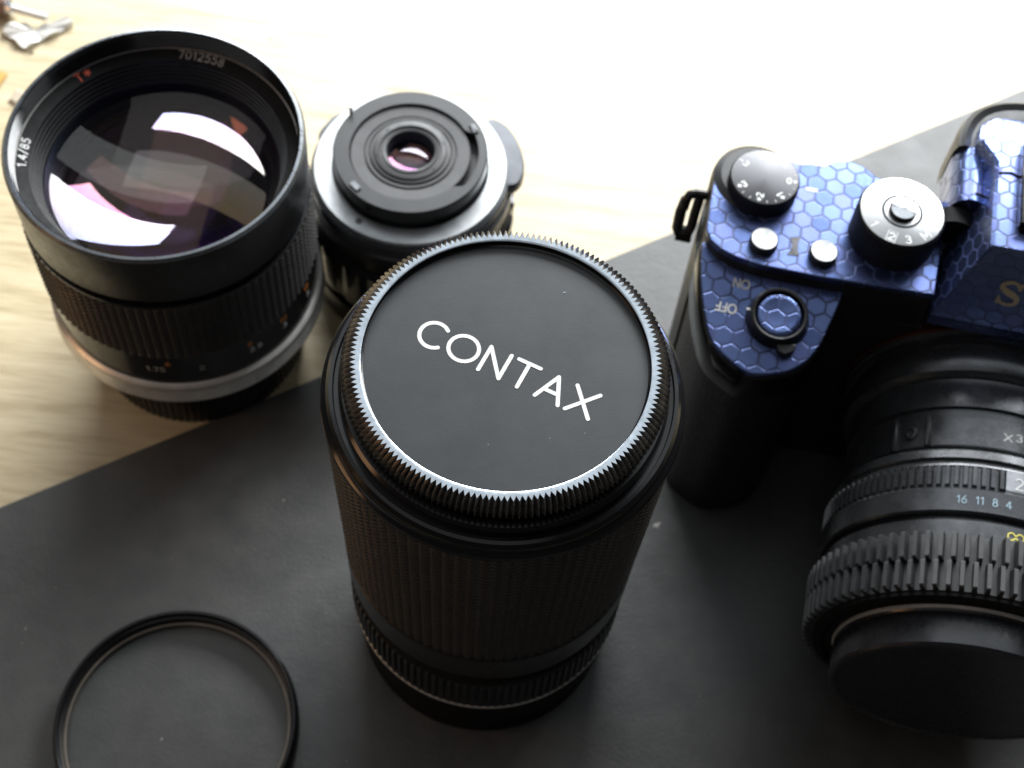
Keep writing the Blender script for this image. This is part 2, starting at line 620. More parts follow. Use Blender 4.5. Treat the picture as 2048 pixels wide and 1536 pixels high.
G = {
    'C': (0.84, [arc(0.5, 0.5, 0.5, 0.5, 48, 312, 22)]),
    'O': (1.05, [arc(0.52, 0.5, 0.52, 0.5, 0, 360, 30)]),
    'N': (0.78, [[(0, 0), (0, 1)], [(0, 1), (0.76, 0)], [(0.76, 0), (0.76, 1)]]),
    'T': (0.80, [[(0, 1), (0.8, 1)], [(0.4, 1), (0.4, 0)]]),
    'A': (0.84, [[(0, 0), (0.42, 1)], [(0.42, 1), (0.84, 0)], [(0.16, 0.36), (0.68, 0.36)]]),
    'X': (0.84, [[(0, 0), (0.84, 1)], [(0, 1), (0.84, 0)]]),
    'P': (0.6, [[(0, 0), (0, 1)], [(0, 1), (0.3, 1)] + arc(0.3, 0.72, 0.28, 0.28, 90, -90, 10) + [(0, 0.44)]]),
    'M': (0.85, [[(0, 0), (0, 1)], [(0, 1), (0.42, 0.25)], [(0.42, 0.25), (0.85, 1)], [(0.85, 1), (0.85, 0)]]),
    'S': (0.6, [arc(0.3, 0.74, 0.28, 0.26, 30, 270, 14) + arc(0.3, 0.24, 0.28, 0.24, 90, -150, 14)[1:]]),
    'F': (0.55, [[(0, 0), (0, 1)], [(0, 1), (0.55, 1)], [(0, 0.52), (0.45, 0.52)]]),
    '0': (0.62, [arc(0.31, 0.5, 0.31, 0.5, 0, 360, 22)]),
    '1': (0.35, [[(0, 0.78), (0.25, 1)], [(0.25, 1), (0.25, 0)]]),
    '2': (0.6, [arc(0.3, 0.72, 0.29, 0.28, 160, -30, 12) + [(0, 0)], [(0, 0), (0.62, 0)]]),
    '3': (0.6, [arc(0.28, 0.75, 0.27, 0.25, 150, -90, 12), arc(0.28, 0.26, 0.31, 0.26, 90, -150, 12)]),
    '4': (0.65, [[(0.48, 0), (0.48, 1)], [(0.48, 1), (0, 0.3)], [(0, 0.3), (0.66, 0.3)]]),
    '5': (0.6, [[(0.55, 1), (0.1, 1)], [(0.1, 1), (0.05, 0.55)] + arc(0.27, 0.32, 0.31, 0.32, 130, -145, 14)]),
    '6': (0.6, [arc(0.31, 0.3, 0.29, 0.3, 0, 360, 18), [(0.48, 1), (0.2, 0.75), (0.04, 0.42)]]),
    '7': (0.58, [[(0, 1), (0.58, 1)], [(0.58, 1), (0.2, 0)]]),
    '8': (0.6, [arc(0.3, 0.76, 0.23, 0.24, 0, 360, 16), arc(0.3, 0.26, 0.29, 0.26, 0, 360, 18)]),
    '9': (0.6, [arc(0.31, 0.7, 0.29, 0.3, 0, 360, 18), [(0.58, 0.6), (0.4, 0.25), (0.14, 0)]]),
    '.': (0.12, [[(0.05, 0.0), (0.06, 0.02)]]),
    '/': (0.5, [[(0, -0.1), (0.5, 1.1)]]),
    '+': (0.6, [[(0, 0.45), (0.6, 0.45)], [(0.3, 0.15), (0.3, 0.75)]]),
    '*': (0.7, [[(0.35, 0.2), (0.35, 0.95)], [(0.03, 0.39), (0.67, 0.76)], [(0.03, 0.76), (0.67, 0.39)]]),
    '-': (0.5, [[(0, 0.45), (0.5, 0.45)]]),
    'i': (1.3, [arc(0.3, 0.35, 0.3, 0.27, 20, 340, 16) + arc(1.0, 0.35, 0.3, 0.27, 200, 520, 16)[0:] + [arc(0.3, 0.35, 0.3, 0.27, 20, 340, 16)[0]]]),
    ' ': (0.4, []),
}


def stroke_text(s, h, wt, gap=0.28):
    """ribbons for a line of text, centred on x=0, base at y=0; returns list of (polyline) in mm"""
    x = 0
    out = []
    for ch in s:
        wd, st = G[ch]
        for pl in st:
            out.append([((x + a) * h, b * h) for a, b in pl])
        x += wd + gap
    tot = (x - gap) * h
    return [[(a - tot / 2, b) for a, b in pl] for pl in out], tot


def ribbons(name, polylines, wt, place, mat, parent, thick=0.06, wfun=None):
    """round-ended flat strokes; place((x,y), height) -> 3D"""
    V = []
    F = []
    for si, pl in enumerate(polylines):
        lift = thick + 0.006 * (si % 7)
        pts = [pl[0]]
        for q in pl[1:]:
            if math.hypot(q[0] - pts[-1][0], q[1] - pts[-1][1]) > 1e-4:
                pts.append(q)
        closed = len(pts) > 4 and math.hypot(pts[0][0] - pts[-1][0], pts[0][1] - pts[-1][1]) < 1e-3
        n = len(pts)
        Lf = []
        Rt = []
        for i, (x, y) in enumerate(pts):
            if closed:
                a = pts[(i - 1) % (n - 1)] if i else pts[n - 2]
                b = pts[(i + 1) % (n - 1)] if i < n - 1 else pts[1]
            else:
                a = pts[max(i - 1, 0)]
                b = pts[min(i + 1, n - 1)]
            dx, dy = b[0] - a[0], b[1] - a[1]
            d = math.hypot(dx, dy) or 1
            ww = wt * (wfun(i / (n - 1)) if wfun else 1)
            nx, ny = -dy / d * ww / 2, dx / d * ww / 2
            Lf.append((x + nx, y + ny))
            Rt.append((x - nx, y - ny))
        if closed:
            base = len(V)
            for a, b in zip(Lf, Rt):
                V.append(place(a, lift))
                V.append(place(b, lift))
            for i in range(n - 1):
                F.append((base + 2 * i, base + 2 * i + 1, base + 2 * i + 3, base + 2 * i + 2))
        else:
            def endcap(c, ang0):
                ww = wt * (wfun(0) if wfun else 1) / 2
                return [(c[0] + ww * math.cos(ang0 + PI * k / 6), c[1] + ww * math.sin(ang0 + PI * k / 6)) for k in range(1, 6)]
            base = len(V)
            for a, b in zip(Lf, Rt):
                V.append(place(a, lift))
                V.append(place(b, lift))
            for i in range(n - 1):
                F.append((base + 2 * i, base + 2 * i + 1, base + 2 * i + 3, base + 2 * i + 2))
            if not wfun:
                d0 = math.atan2(pts[1][1] - pts[0][1], pts[1][0] - pts[0][0])
                d1 = math.atan2(pts[-1][1] - pts[-2][1], pts[-1][0] - pts[-2][0])
                b2 = len(V)
                ec = endcap(pts[0], d0 + PI / 2)
                for e in ec:
                    V.append(place(e, lift))
                F.append(tuple([base] + [b2 + k for k in range(len(ec))] + [base + 1]))
                b3 = len(V)
                ec = endcap(pts[-1], d1 - PI / 2)
                for e in ec:
                    V.append(place(e, lift))
                q = base + 2 * (n - 1)
                F.append(tuple([q + 1] + [b3 + k for k in range(len(ec))] + [q]))
    me = bpy.data.meshes.new(name)
    me.from_pydata([(v[0] * MM, v[1] * MM, v[2] * MM) for v in V], [], F)
    me.materials.append(MAT[mat])
    o = bpy.data.objects.new(name, me)
    COL.objects.link(o)
    o.parent = parent
    return o


def on_plane(cx, cy, z, ang, flip=False):
    c, s = math.cos(ang), math.sin(ang)
    return lambda p, h: (cx + p[0] * c - p[1] * s, cy + p[0] * s + p[1] * c, z + h)


def on_ring(th0, r0, z0, slope=0.0):
    """flat or conical ring seen from above, tops outward"""
    def f(p, h):
        r = r0 + p[1]
        th = th0 - p[0] / r0
        return (r * math.cos(th), r * math.sin(th), z0 + slope * p[1] + h)
    return f


def on_cyl(th0, R, z0):
    def f(p, h):
        th = th0 + p[0] / R
        return ((R + h) * math.cos(th), (R + h) * math.sin(th), z0 + p[1])
    return f


# ------------------------------------------------------------------ table and mat
V, F = boxv(0, 250, -15, 2400, 1800, 30)
tag(make('tabletop', V, F, 'wood', None, smooth=False), 'pale wooden tabletop with fine straight grain under everything', None, 'structure')
a = Vector((-125.8, 152.7))
b = Vector((126.4, 313.3))
d = (b - a).normalized()
nrm = Vector((d.y, -d.x))
A = a - d * 160
B = b + d * 230
poly = [tuple(A), tuple(A + nrm * 430), tuple(B + nrm * 430), tuple(B)]
mt = prism('work_mat', poly, 0.0, 0.9, 'mat', None)
bevel_obj(mt, 0.25, 2)
tag(mt, 'thin charcoal black mat lying diagonally on the pale wooden table', 'mat')
MZ = 0.9


# ------------------------------------------------------------------ centre lens with its ridged cap
t1 = empty('camera_lens', -1.4, 140.4, MZ)
tag(t1, 'tall black lens standing upright in the middle, wearing a black cap with ridged metal rim', 'camera lens')
lathe('rear_barrel', [(26, 0), (30.2, 0), (30.8, 0.6), (30.9, 8), (31.2, 8.4), (31.2, 14.2), (31.6, 14.6)], 'matte_black', t1)
lathe('trim_line', [(31.6, 14.6), (32.0, 14.9), (32.0, 15.5), (31.7, 15.8)], 'silver', t1)
toothed('aperture_ring', [(31.7, 15.8), (32.1, 16.5), (32.1, 29), (31.6, 29.6)], [(31.5, 15.8), (31.5, 16.5), (31.5, 29), (31.5, 29.6)], 110, 0.55, 'black_satin', t1, sharp=False)
lathe('collar_groove', [(31.6, 29.6), (31.6, 31.5), (30.4, 32.0), (30.4, 35.5), (32.0, 36.2)], 'matte_black', t1)
lathe('zoom_sleeve', [(32.0, 36.2), (32.3, 36.8), (32.5, 47.4), (32.0, 47.9)], 'black_paint', t1)
gr1 = lambda z: 32.5 + (z - 48) * (34.1 - 32.5) / 56
diamond_grip('grip_ring', gr1, 47.9, 103.6, 90, 33, 0.62, 'rubber', t1, skew=0.08)
lathe('front_flange', [(33.0, 103.6), (34.1, 104.2), (34.35, 105.0), (34.2, 105.8), (33.5, 106.4), (33.3, 106.5), (33.2, 107.6),
                       (32.6, 108.3), (31.9, 108.4), (31.7, 107.6), (30.9, 107.6), (30.8, 109.6), (30.2, 110.2), (28.9, 110.4),
                       (28.7, 109.6), (26.9, 109.6), (26.9, 113), (25, 113)], 'black_gloss', t1, seg=160, ang=25)
CZ = 117.0 - 109.8
NT_ = 168
t2 = lathe('lens_cap', [(26.0, 0.1), (28.2, 0.1), (28.5, 1.0), (28.5, 4.0)], 'black_gloss', t1, loc=(0, 0, 109.8))
# knurled rim: flat bright top that breaks into points, chamfer, wall
outp = [(28.45, 3.3), (29.8, 3.4), (30.2, 3.8), (30.2, 5.3), (29.6, 6.3), (28.3, CZ)]
inp = [(28.45, 3.3), (28.5, 3.4), (29.1, 3.8), (28.9, 5.2), (28.1, 6.0), (27.25, CZ)]
V = []
F = []
per = 4
n = len(outp)
for t in range(NT_ * per):
    k, m = divmod(t, per)
    wgt = [0, 0.86, 1, 0.86][m]
    fr = [0, 0.43, 0.5, 0.57][m]
    th = 2 * PI * (k + fr) / NT_
    for (ro, zo), (ri, zi) in zip(outp, inp):
        jit = 1 + 0.0
        r = ri + (ro - ri) * wgt * jit
        z = zi + (zo - zi) * wgt
        V.append((r * math.cos(th), r * math.sin(th), z))
NN = NT_ * per
for t in range(NN):
    u = (t + 1) % NN
    for i in range(n - 1):
        F.append((t * n + i, u * n + i, u * n + i + 1, t * n + i + 1))
MAT['knurl'] = simple('knurl', (0.24, 0.23, 0.225), 0.24, metal=0.8, nscale=400, namp=0.35)
make('knurled_rim', V, F, 'knurl', t2, ang=12)
V = []
F = []
for t in range(NN):
    k, m = divmod(t, per)
    wgt = [0, 0.86, 1, 0.86][m]
    fr = [0, 0.43, 0.5, 0.57][m]
    th = 2 * PI * (k + fr) / NT_
    for r, z in ((27.25 + 1.05 * wgt, CZ), (27.15, CZ + 0.01), (26.5, CZ + 0.01), (26.4, CZ - 0.05)):
        V.append((r * math.cos(th), r * math.sin(th), z))
for t in range(NN):
    u = (t + 1) % NN
    for i in range(3):
        F.append((t * 4 + i, u * 4 + i, u * 4 + i + 1, t * 4 + i + 1))
MAT['rim_chrome'] = simple('rim_chrome', (0.47, 0.52, 0.57), 0.22, metal=1.0, rvar=0.06, nscale=600)
make('bright_edge', V, F, 'rim_chrome', t2, ang=40)
lathe('inner_wall', [(26.4, CZ - 0.05), (26.35, CZ - 1.3), (26.0, CZ - 1.45)], 'black_gloss', t2, seg=160)
MAT['cap_face'] = simple('cap_face', (0.026, 0.029, 0.032), 0.41, spec=0.5, nscale=45, namp=0.08, rvar=0.04, bump=0.10, bscale=2500)
FZ = CZ - 1.45
lathe('cap_face', [(26.0, FZ), (0, FZ)], 'cap_face', t2, seg=160)
A0 = Vector((-15.4, 145.2))
B0 = Vector((12.9, 134.2))
ta = math.atan2(B0.y - A0.y, B0.x - A0.x)
pls, tot = stroke_text('CONTAX', 5.45, 0.7, 0.26)
ctr = (A0 + B0) / 2 - Vector((-1.4, 140.4))
nx, ny = -math.sin(ta), math.cos(ta)
ribbons('letters', pls, 0.76, on_plane(ctr.x - nx * 2.8, ctr.y - ny * 2.8, FZ, ta), 'white_print', t2, thick=0.05)
random.seed(3)
specks_v, specks_f = [], []


def speck(vv, ff, x, y, z, r):
    n0 = len(vv)
    k = 6
    for i in range(k):
        an = 2 * PI * i / k
        q = r * random.uniform(0.6, 1.2)
        vv.append((x + q * math.cos(an), y + q * math.sin(an), z))
    vv.append((x, y, z + r * 0.5))
    for i in range(k):
        ff.append((n0 + i, n0 + (i + 1) % k, n0 + k))


V, F = [], []
for (x, y, r) in ((9.5, 16.8, 0.32), (15.2, -12.6, 0.13), (9.0, -14.3, 0.1), (-11.8, 6.5, 0.07), (-1.7, -16.8, 0.12), (18, 3, 0.06), (4, 12, 0.06)):
    speck(V, F, x, y, FZ + 0.01, r)
MAT['dust_blue'] = simple('dust_blue', (0.30, 0.33, 0.38), 0.9)
o = make('dust', V, F, 'dust_blue', t2)
o['kind'] = 'stuff'


lathe('rear_cap', [(20, -8), (29.6, -8), (30.2, -7.4), (30.2, -0.5), (29.6, 0)], 'matte_black', t1)
rescale(t1, 8.0)

# ------------------------------------------------------------------ left lens, glass facing up
t3 = empty('camera_lens', -88.9, 218.6, 0)
tag(t3, 'wide black lens standing on bare wood with its large glass facing up', 'camera lens')
lathe('mount_base', [(26, 0), (29.5, 0), (30, 0.6), (30, 7), (31.5, 8.2), (33.2, 8.6)], 'black_paint', t3)
lathe('silver_ring', [(33.2, 8.6), (35.4, 9.6), (36.1, 10.6), (36.1, 11.6), (35.3, 13.0), (35.2, 14.5), (35.7, 15.4), (35.7, 16.6), (35.0, 17.2), (34.6, 17.4)], 'silver', t3, seg=160)
lathe('scale_ring', [(34.6, 17.4), (34.6, 29.8), (34.2, 30.2)], 'black_gloss', t3)
diamond_grip('focus_grip', lambda z: 35.4, 30.2, 52.4, 98, 14, 0.75, 'rubber', t3, skew=0.08)
lathe('grip_lip', [(34.6, 52.4), (35.0, 52.6), (35.0, 53.2), (34.0, 53.4), (33.9, 54.8), (34.6, 55.2)], 'black_gloss', t3, seg=160)
lathe('front_barrel', [(34.6, 55.2), (34.9, 55.8), (35.1, 71.4)], 'black_paint', t3, seg=160)
lathe('front_lip', [(35.1, 71.4), (34.5, 72.15), (33.8, 72.25), (33.6, 71.9)], 'lip_metal', t3, seg=160)
pr = [(33.6, 71.9)]
z = 71.5
while z > 67.0:
    pr += [(33.6, z), (33.15, z - 0.32), (33.6, z - 0.64)]
    z -= 0.75
pr += [(33.4, 66.6)]
lathe('filter_thread', pr, 'black_gloss', t3, seg=160, ang=20)
lathe('thread_edge', [(33.4, 66.6), (33.1, 66.55), (33.1, 66.45)], 'silver', t3, seg=160)
lathe('name_ring', [(33.1, 66.45), (30.2, 65.4)], 'matte_black', t3, seg=160)
pr = [(30.2, 65.4)]
r, z = 30.2, 65.4
for i in range(5):
    pr += [(r - 0.08, z - 1.0), (r - 0.4, z - 1.05)]
    r -= 0.4
    z -= 1.05
pr += [(28.0, 59.2)]
lathe('retaining_rings', pr, 'black_paint', t3, seg=160, ang=20)
sl = (66.45 - 65.4) / 2.9


def ringtext(nm, s, deg, h, wt, mat, r0=31.0):
    pl, _ = stroke_text(s, h, wt, 0.32)
    return ribbons(nm, pl, wt, on_ring(math.radians(deg), r0, 65.4 + (r0 - 30.2) * sl, sl), mat, t3, 0.08)


ringtext('serial_number', '7012558', 82.2, 1.9, 0.25, 'dim_print', 30.8)
ringtext('coating_mark', 'T*', 136.6, 2.1, 0.30, 'red_print', 30.7)
ringtext('lens_marking', '1.4/85', -174.0, 1.8, 0.28, 'white_print', 30.8)
for s, dg, zz, mt_ in (('1.75', -90, 23.4, 'dim_print'), ('6', -84.5, 26.2, 'orange_print'), ('2', -71, 23.2, 'dim_print'), ('2.8', -47, 23.4, 'white_print'),
                      ('8', -49.5, 26.3, 'orange_print'), ('3', -31, 23.4, 'white_print'), ('10', -31.5, 26.4, 'orange_print'), ('5', -12, 22.8, 'white_print'), ('15', -13, 26.4, 'orange_print')):
    pl, _ = stroke_text(s, 1.75, 0.25, 0.3)
    ribbons('scale_number', pl, 0.3, on_cyl(math.radians(dg), 34.6, zz), mt_, t3, 0.05)
g = lathe('front_element', cap_z(28.0, 59.2, 6.2, 24), 'coat_front', t3, seg=96)
lathe('inner_element', cap_z(27.2, 57.0, -6.8, 20), 'coat_white', t3, seg=96)
lathe('inner_element', cap_z(26.0, 54.5, -10.5, 20), 'coat_pink', t3, seg=96)
lathe('inner_element', cap_z(22.0, 42.0, -11.0, 20), 'coat_violet', t3, seg=96)
pr = [(28.0, 59.2), (27.6, 56), (27.2, 55), (27.0, 52), (26.0, 51.5), (26.0, 50), (25.5, 46), (24.0, 45.5), (24, 44), (22, 38), (18, 37), (17, 30), (14, 29), (14, 20), (0, 20)]
lathe('inner_barrel', pr, 'matte_black', t3, seg=96)

toothed('rear_cap', [(20, -15.0), (28.0, -15), (28.4, -14.4), (28.4, -1.0), (27.8, -0.2)], [(20, -15.0), (27.8, -15), (28.0, -14.4), (28.0, -1.0), (27.8, -0.2)], 90, 0.5, 'black_paint', t3, sharp=False)
rescale(t3, 15.0)

# ------------------------------------------------------------------ small lens behind, mount side up
t4 = empty('camera_lens', -31.6, 240.3, 0)
tag(t4, 'small lens lying face down on bare wood with its rear mount and tiny glass up', 'camera lens')
lathe('front_barrel', [(22, 0), (26.5, 0), (27.2, 0.8), (27.4, 10), (26.4, 11), (26.4, 13)], 'black_gloss', t4)


def scal(th, i, r, z):
    return r if not (1 <= i <= 4) else r - 0.9 * (0.5 + 0.5 * math.cos(th * 20)) ** 3


lathe('focus_ring', [(26.4, 13), (27.6, 13.5), (27.6, 15), (27.6, 27.5), (27.6, 28.5), (26.6, 29)], 'black_gloss', t4, seg=240, rfun=scal)
lathe('mid_barrel', [(26.6, 29), (25.8, 30), (25.8, 34), (26.4, 35), (26.4, 38.2), (25.2, 38.8)], 'black_paint', t4)
MAT['grey_metal'] = simple('grey_metal', (0.10, 0.105, 0.115), 0.36, metal=0.6)


def tabfun(th, i, r, z):
    if r < 25.0:
        return r
    dg = math.degrees(th)
    dg = dg - 360 if dg > 180 else dg
    x = abs(dg - 21) / 25.5
    add = 3.9 * max(0.0, 1 - x ** 4) ** 0.5 if x < 1 else 0
    x2 = abs(dg - 152) / 13
    add2 = 1.2 * max(0.0, 1 - x2 ** 4) if x2 < 1 else 0
    return r + max(add, add2)


lathe('aperture_ring', [(24, 38.8), (25.4, 38.8), (25.7, 39.2), (25.7, 42.0), (25.3, 42.5), (24.0, 42.6)], 'grey_metal', t4, seg=240, rfun=tabfun)
MAT['flange_silver'] = simple('flange_silver', (0.52, 0.54, 0.55), 0.38, metal=0.7)
lathe('flange', [(24.0, 42.6), (24.9, 42.8), (24.9, 43.7), (24.6, 44.0), (20.2, 44.0)], 'flange_silver', t4, seg=128)
lathe('mount_wall', [(20.2, 44.0), (19.4, 44.1), (19.4, 46.6), (19.7, 46.9), (19.7, 49.7), (19.4, 50.0)], 'black_gloss', t4)


def mountplate():
    # flat ring with a curved slot on its right side
    V, F = [], []
    seg = 120
    for j in range(seg):
        th = 2 * PI * j / seg
        dg = math.degrees(th)
        dg = dg - 360 if dg > 180 else dg
        x = abs(dg + 4) / 36
        ri = 15.5 + (1.9 * min(1, max(0, (1 - x) * 5)) if x < 1 else 0)
        for r, z in ((19.4, 50.0), (ri, 50.0), (ri, 47.0), (15.3, 46.8)):
            V.append((r * math.cos(th), r * math.sin(th), z))
    for j in range(seg):
        k = (j + 1) % seg
        for i in range(3):
            F.append((j * 4 + i, k * 4 + i, k * 4 + i + 1, j * 4 + i + 1))
    return V, F


V, F = mountplate()
make('mount_plate', V, F, 'black_satin', t4, ang=25)
pr = [(15.3, 46.8), (15.3, 49.0), (15.1, 49.3)]
lathe('baffle_disc', pr + [(11.9, 49.2), (11.8, 48.7), (11.4, 48.7), (11.3, 49.4), (10.7, 49.4), (10.6, 48.9), (10.2, 48.9), (10.1, 49.7), (9.3, 49.8), (9.2, 49.3)], 'baffle_grey', t4, seg=120, ang=25)
lathe('glass_retainer', [(9.2, 49.3), (9.1, 50.2), (7.9, 50.4), (7.7, 49.9), (7.2, 49.9), (7.0, 50.3), (6.3, 50.1), (6.0, 48.2), (5.9, 46.8)], 'baffle_grey', t4, seg=96, ang=25)
lathe('rear_element', cap_z(5.9, 46.8, 1.0, 10), 'coat_white', t4, seg=64)
lathe('inner_element', cap_z(5.7, 45.5, -1.3, 10), 'coat_pink', t4, seg=64)
lathe('inner_element', cap_z(5.5, 43.5, 1.0, 10), 'coat_violet', t4, seg=64)
lathe('inner_barrel', [(5.9, 46.8), (5.7, 44), (4.5, 43), (4, 38), (0, 38)], 'matte_black', t4, seg=48)
lathe('aperture_pin', [(0.55, 44), (0.55, 51.6), (0.4, 51.9), (0, 51.95)], 'bright_chrome', t4, seg=16, c=(18.9 * math.cos(math.radians(146)) - 1.0, 18.9 * math.sin(math.radians(146))))
for dg, rr, rot in ((30.4, 17.7, 15), (-133.2, 17.9, 0)):
    x, y = rr * math.cos(math.radians(dg)), rr * math.sin(math.radians(dg))
    V, F = boxv(0, 0, 0, 3.0, 1.6, 1.0)
    o = make('mount_lug', V, F, 'bright_chrome', t4)
    o.location = (x * MM, y * MM, 50.0 * MM)
    o.rotation_euler = (0, 0, math.radians(dg + (90 if dg > 0 else 90)))
    bevel_obj(o, 0.15, 1)
for dg in (20, 140, 200, 320):
    q = math.radians(dg)
    lathe('spanner_slot', [(0.35, 50.32), (0, 50.33)], 'matte_black', t4, seg=10, c=(8.5 * math.cos(q), 8.5 * math.sin(q)))
lathe('flange_screw', [(0.9, 44.02), (0.8, 44.25), (0, 44.3)], 'dark_chrome', t4, seg=16, c=(-10.8, -19.2))

# ------------------------------------------------------------------ filter ring at the lower left
t5 = empty('lens_filter', -69.8, 100.7, MZ)
tag(t5, 'round glass filter in a thin black metal ring lying flat on the black mat', 'lens filter')
toothed('filter_frame', [(27.9, 0.0), (28.3, 0.3), (28.3, 3.4), (28.0, 3.7)], [(27.9, 0.0), (28.05, 0.3), (28.05, 3.4), (28.0, 3.7)], 240, 0.5, 'black_gloss', t5, sharp=False)
lathe('filter_collar', [(28.0, 3.7), (27.8, 3.9), (27.8, 5.6), (27.5, 5.9), (27.1, 5.9), (26.9, 5.5), (26.7, 4.2), (26.4, 4.1), (26.2, 2.0)], 'black_gloss', t5, seg=160, ang=25)
lathe('retaining_ring', [(26.2, 2.0), (25.9, 2.05), (25.6, 1.95), (25.5, 0.9)], 'ring_bronze', t5, seg=160)
lathe('glass_disc', [(25.5, 1.2), (0, 1.2)], 'filter_glass', t5, seg=96)

# ------------------------------------------------------------------ the camera
YAW = math.radians(-6.7)
K = empty('digital_camera', 109.6, 180.0, MZ, YAW)
tag(K, 'mirrorless camera in metallic blue hexagon skin with a black lens pointing at the viewer', 'camera')
uv_top = lambda v, n: (v[0], v[1])


def uv_side(v, n):
    if abs(n.z) > 0.45:
        return (v[0] + 0.35 * v[2], v[1] + 0.3 * v[2])
    if abs(n.x) > abs(n.y):
        return (v[2] + v[0], v[1])
    return (v[0], v[1] + v[2] * 1.0)


ZT = 78.0
# body and grip
outl = [(-72.4, 12), (-73.0, 22), (-72.6, 33), (-69.5, 39.5), (-63, 42), (-45, 42), (-20, 42), (20, 43), (50, 42), (56, 36), (56, 12), (50, 8.5), (-38, 8.2)]
grip = [(-40.5, 6), (-40.8, 1.0), (-43.4, -7.0), (-47.2, -11.6), (-51.7, -13.8), (-57.0, -14.7), (-61.3, -12.7), (-65.7, -9.4), (-68.4, -3.9), (-70.9, 4.8), (-72.0, 12.5)]
body = outl + grip
prism('body_shell', smooth_poly(body, True, 4), 1.5, 66.0, 'grip_leather', K, ang=40)
# base plate and rear rounded shoulder (dark, behind the correction dial)
lathe('shoulder', [(0, 80.2), (8.0, 80.0), (9.6, 79.0), (10.0, 77.0), (10.0, 69)], 'black_satin', K, seg=48, c=(-62.9, 31.2))
# platform with the shutter button: slopes down to the front
plat = [(-72.2, 13.5), (-70.9, 4.8), (-68.4, -3.9), (-65.7, -9.4), (-61.3, -12.7), (-57.0, -14.7), (-51.7, -13.8), (-47.2, -11.6), (-43.4, -7.0), (-40.8, 1.0), (-38.6, 10.5)]
platc = smooth_poly(plat, False, 5)
zt = lambda x, y: 74.6 + (y - 10) * 0.21
prism('grip_top', platc, 66.5, 72, 'skin', K, zt=lambda x, y: zt(x, y) - 0.02, uv=uv_top, bev=0.35)
prism('grip_edge', [(x * 1.0 + (-0.35 if x < -56 else 0.35), y - 0.3) for x, y in platc], 58.0, 70.2, 'black_gloss', K, bev=0.6, zt=lambda x, y: zt(x, y) - 1.0)
# raised rear deck
deck = [(-72.2, 31.5), (-72.1, 22), (-71.9, 14.5), (-70.6, 11.8), (-68.0, 9.8), (-64.0, 8.4), (-58.5, 7.6), (-45.4, 7.6), (-20.2, 8.8),
        (-19.5, 22.0), (-19.4, 35.0), (-30, 37.0), (-35.5, 38.6), (-38.0, 40.6), (-41.5, 41.7), (-45.0, 41.0), (-47.7, 38.8), (-51, 38.6), (-53.4, 37.5), (-53.9, 32), (-60, 22), (-69, 26.5), (-69.8, 31.5)]
deck2 = [(-72.2, 31.5), (-72.1, 22), (-71.9, 14.5), (-70.6, 11.8), (-68.0, 9.8), (-64.0, 8.4), (-58.5, 7.6), (-45.4, 7.6), (-20.2, 8.8),
         (-19.5, 22.0), (-19.4, 35.0), (-30, 37.0), (-35.5, 38.6), (-38.0, 40.6), (-41.5, 41.7), (-45.0, 41.0), (-47.7, 38.8), (-51, 38.6), (-53.2, 38.0), (-57, 38.4), (-62, 38.0), (-67, 34.5), (-70.5, 32.6)]
prism('top_deck', deck2, 77.2, ZT + 1.0, 'skin', K, uv=uv_top, bev=0.3)
prism('deck_wall', [(x, y + 0.15) for x, y in deck2], 64, 77.3, 'black_satin', K)


def knob(name, c, r, z0, z1, nt, mat_side, mat_top, lip=0.35, seg=96, tilt=0):
    o = toothed(name, [(r, z0), (r, z1 - lip), (r - lip, z1)], [(r - 0.35, z0), (r - 0.35, z1 - lip), (r - lip, z1)], nt, 0.5, mat_side, K, sharp=False, loc=(c[0], c[1], 0))
    top = lathe(name + '_face', [(r - lip, z1), (r - lip - 0.15, z1 + 0.05), (0, z1 + 0.05)], mat_top, o, seg=seg)
    return o


# exposure correction dial
cd = knob('correction_dial', (-61.2, 28.4), 8.0, 78.5, 83.6, 72, 'black_satin', 'turned_black')
zf = 83.65


def radial_text(s, deg, r_out, h, parent, zz, wt):
    pl, tot = stroke_text(s, h, wt, 0.22)
    q = math.radians(deg)
    ro = r_out - tot / 2
    ang_ = q + PI
    cx, cy = ro * math.cos(q), ro * math.sin(q)
    ux, uy = -math.sin(ang_), math.cos(ang_)
    return ribbons('dial_number', pl, wt, on_plane(cx - ux * h / 2, cy - uy * h / 2, zz, ang_), 'white_print', parent, 0.03)


for k, s in ((-3, '+3'), (-2, '+2'), (-1, '+1'), (0, '0'), (1, '1'), (2, '2'), (3, '3')):
    dg = k * 49
    radial_text(s, dg, 7.0 if '+' in s else 5.9, 1.45, cd, zf, 0.32)
    if k >= 0:
        q = math.radians(dg)
        if k:
            ribbons('dial_mark', [[(7.3 * math.cos(q), 7.3 * math.sin(q)), (6.3 * math.cos(q), 6.3 * math.sin(q))]], 0.25, lambda p, h: (p[0], p[1], zf + h), 'white_print', cd, 0.03)
        else:
            ribbons('dial_mark', [[(6.8, 0), (6.85, 0.0)]], 0.8, lambda p, h: (p[0], p[1], zf + h), 'white_print', cd, 0.03)
    for sub in (1, 2):
        if k < 3:
            q = math.radians(dg + sub * 49 / 3)
            ribbons('dial_mark', [[(7.2 * math.cos(q), 7.2 * math.sin(q)), (6.7 * math.cos(q), 6.7 * math.sin(q))]], 0.2, lambda p, h: (p[0], p[1], zf + h), 'dim_print', cd, 0.03)
cd.rotation_euler = (0, 0, math.radians(2))
ribbons('index_mark', [[(-50.7, 31.2), (-48.9, 31.2)]], 1.0, lambda p, h: (p[0], p[1], ZT + 1.0 + h), 'white_print', K, 0.05)
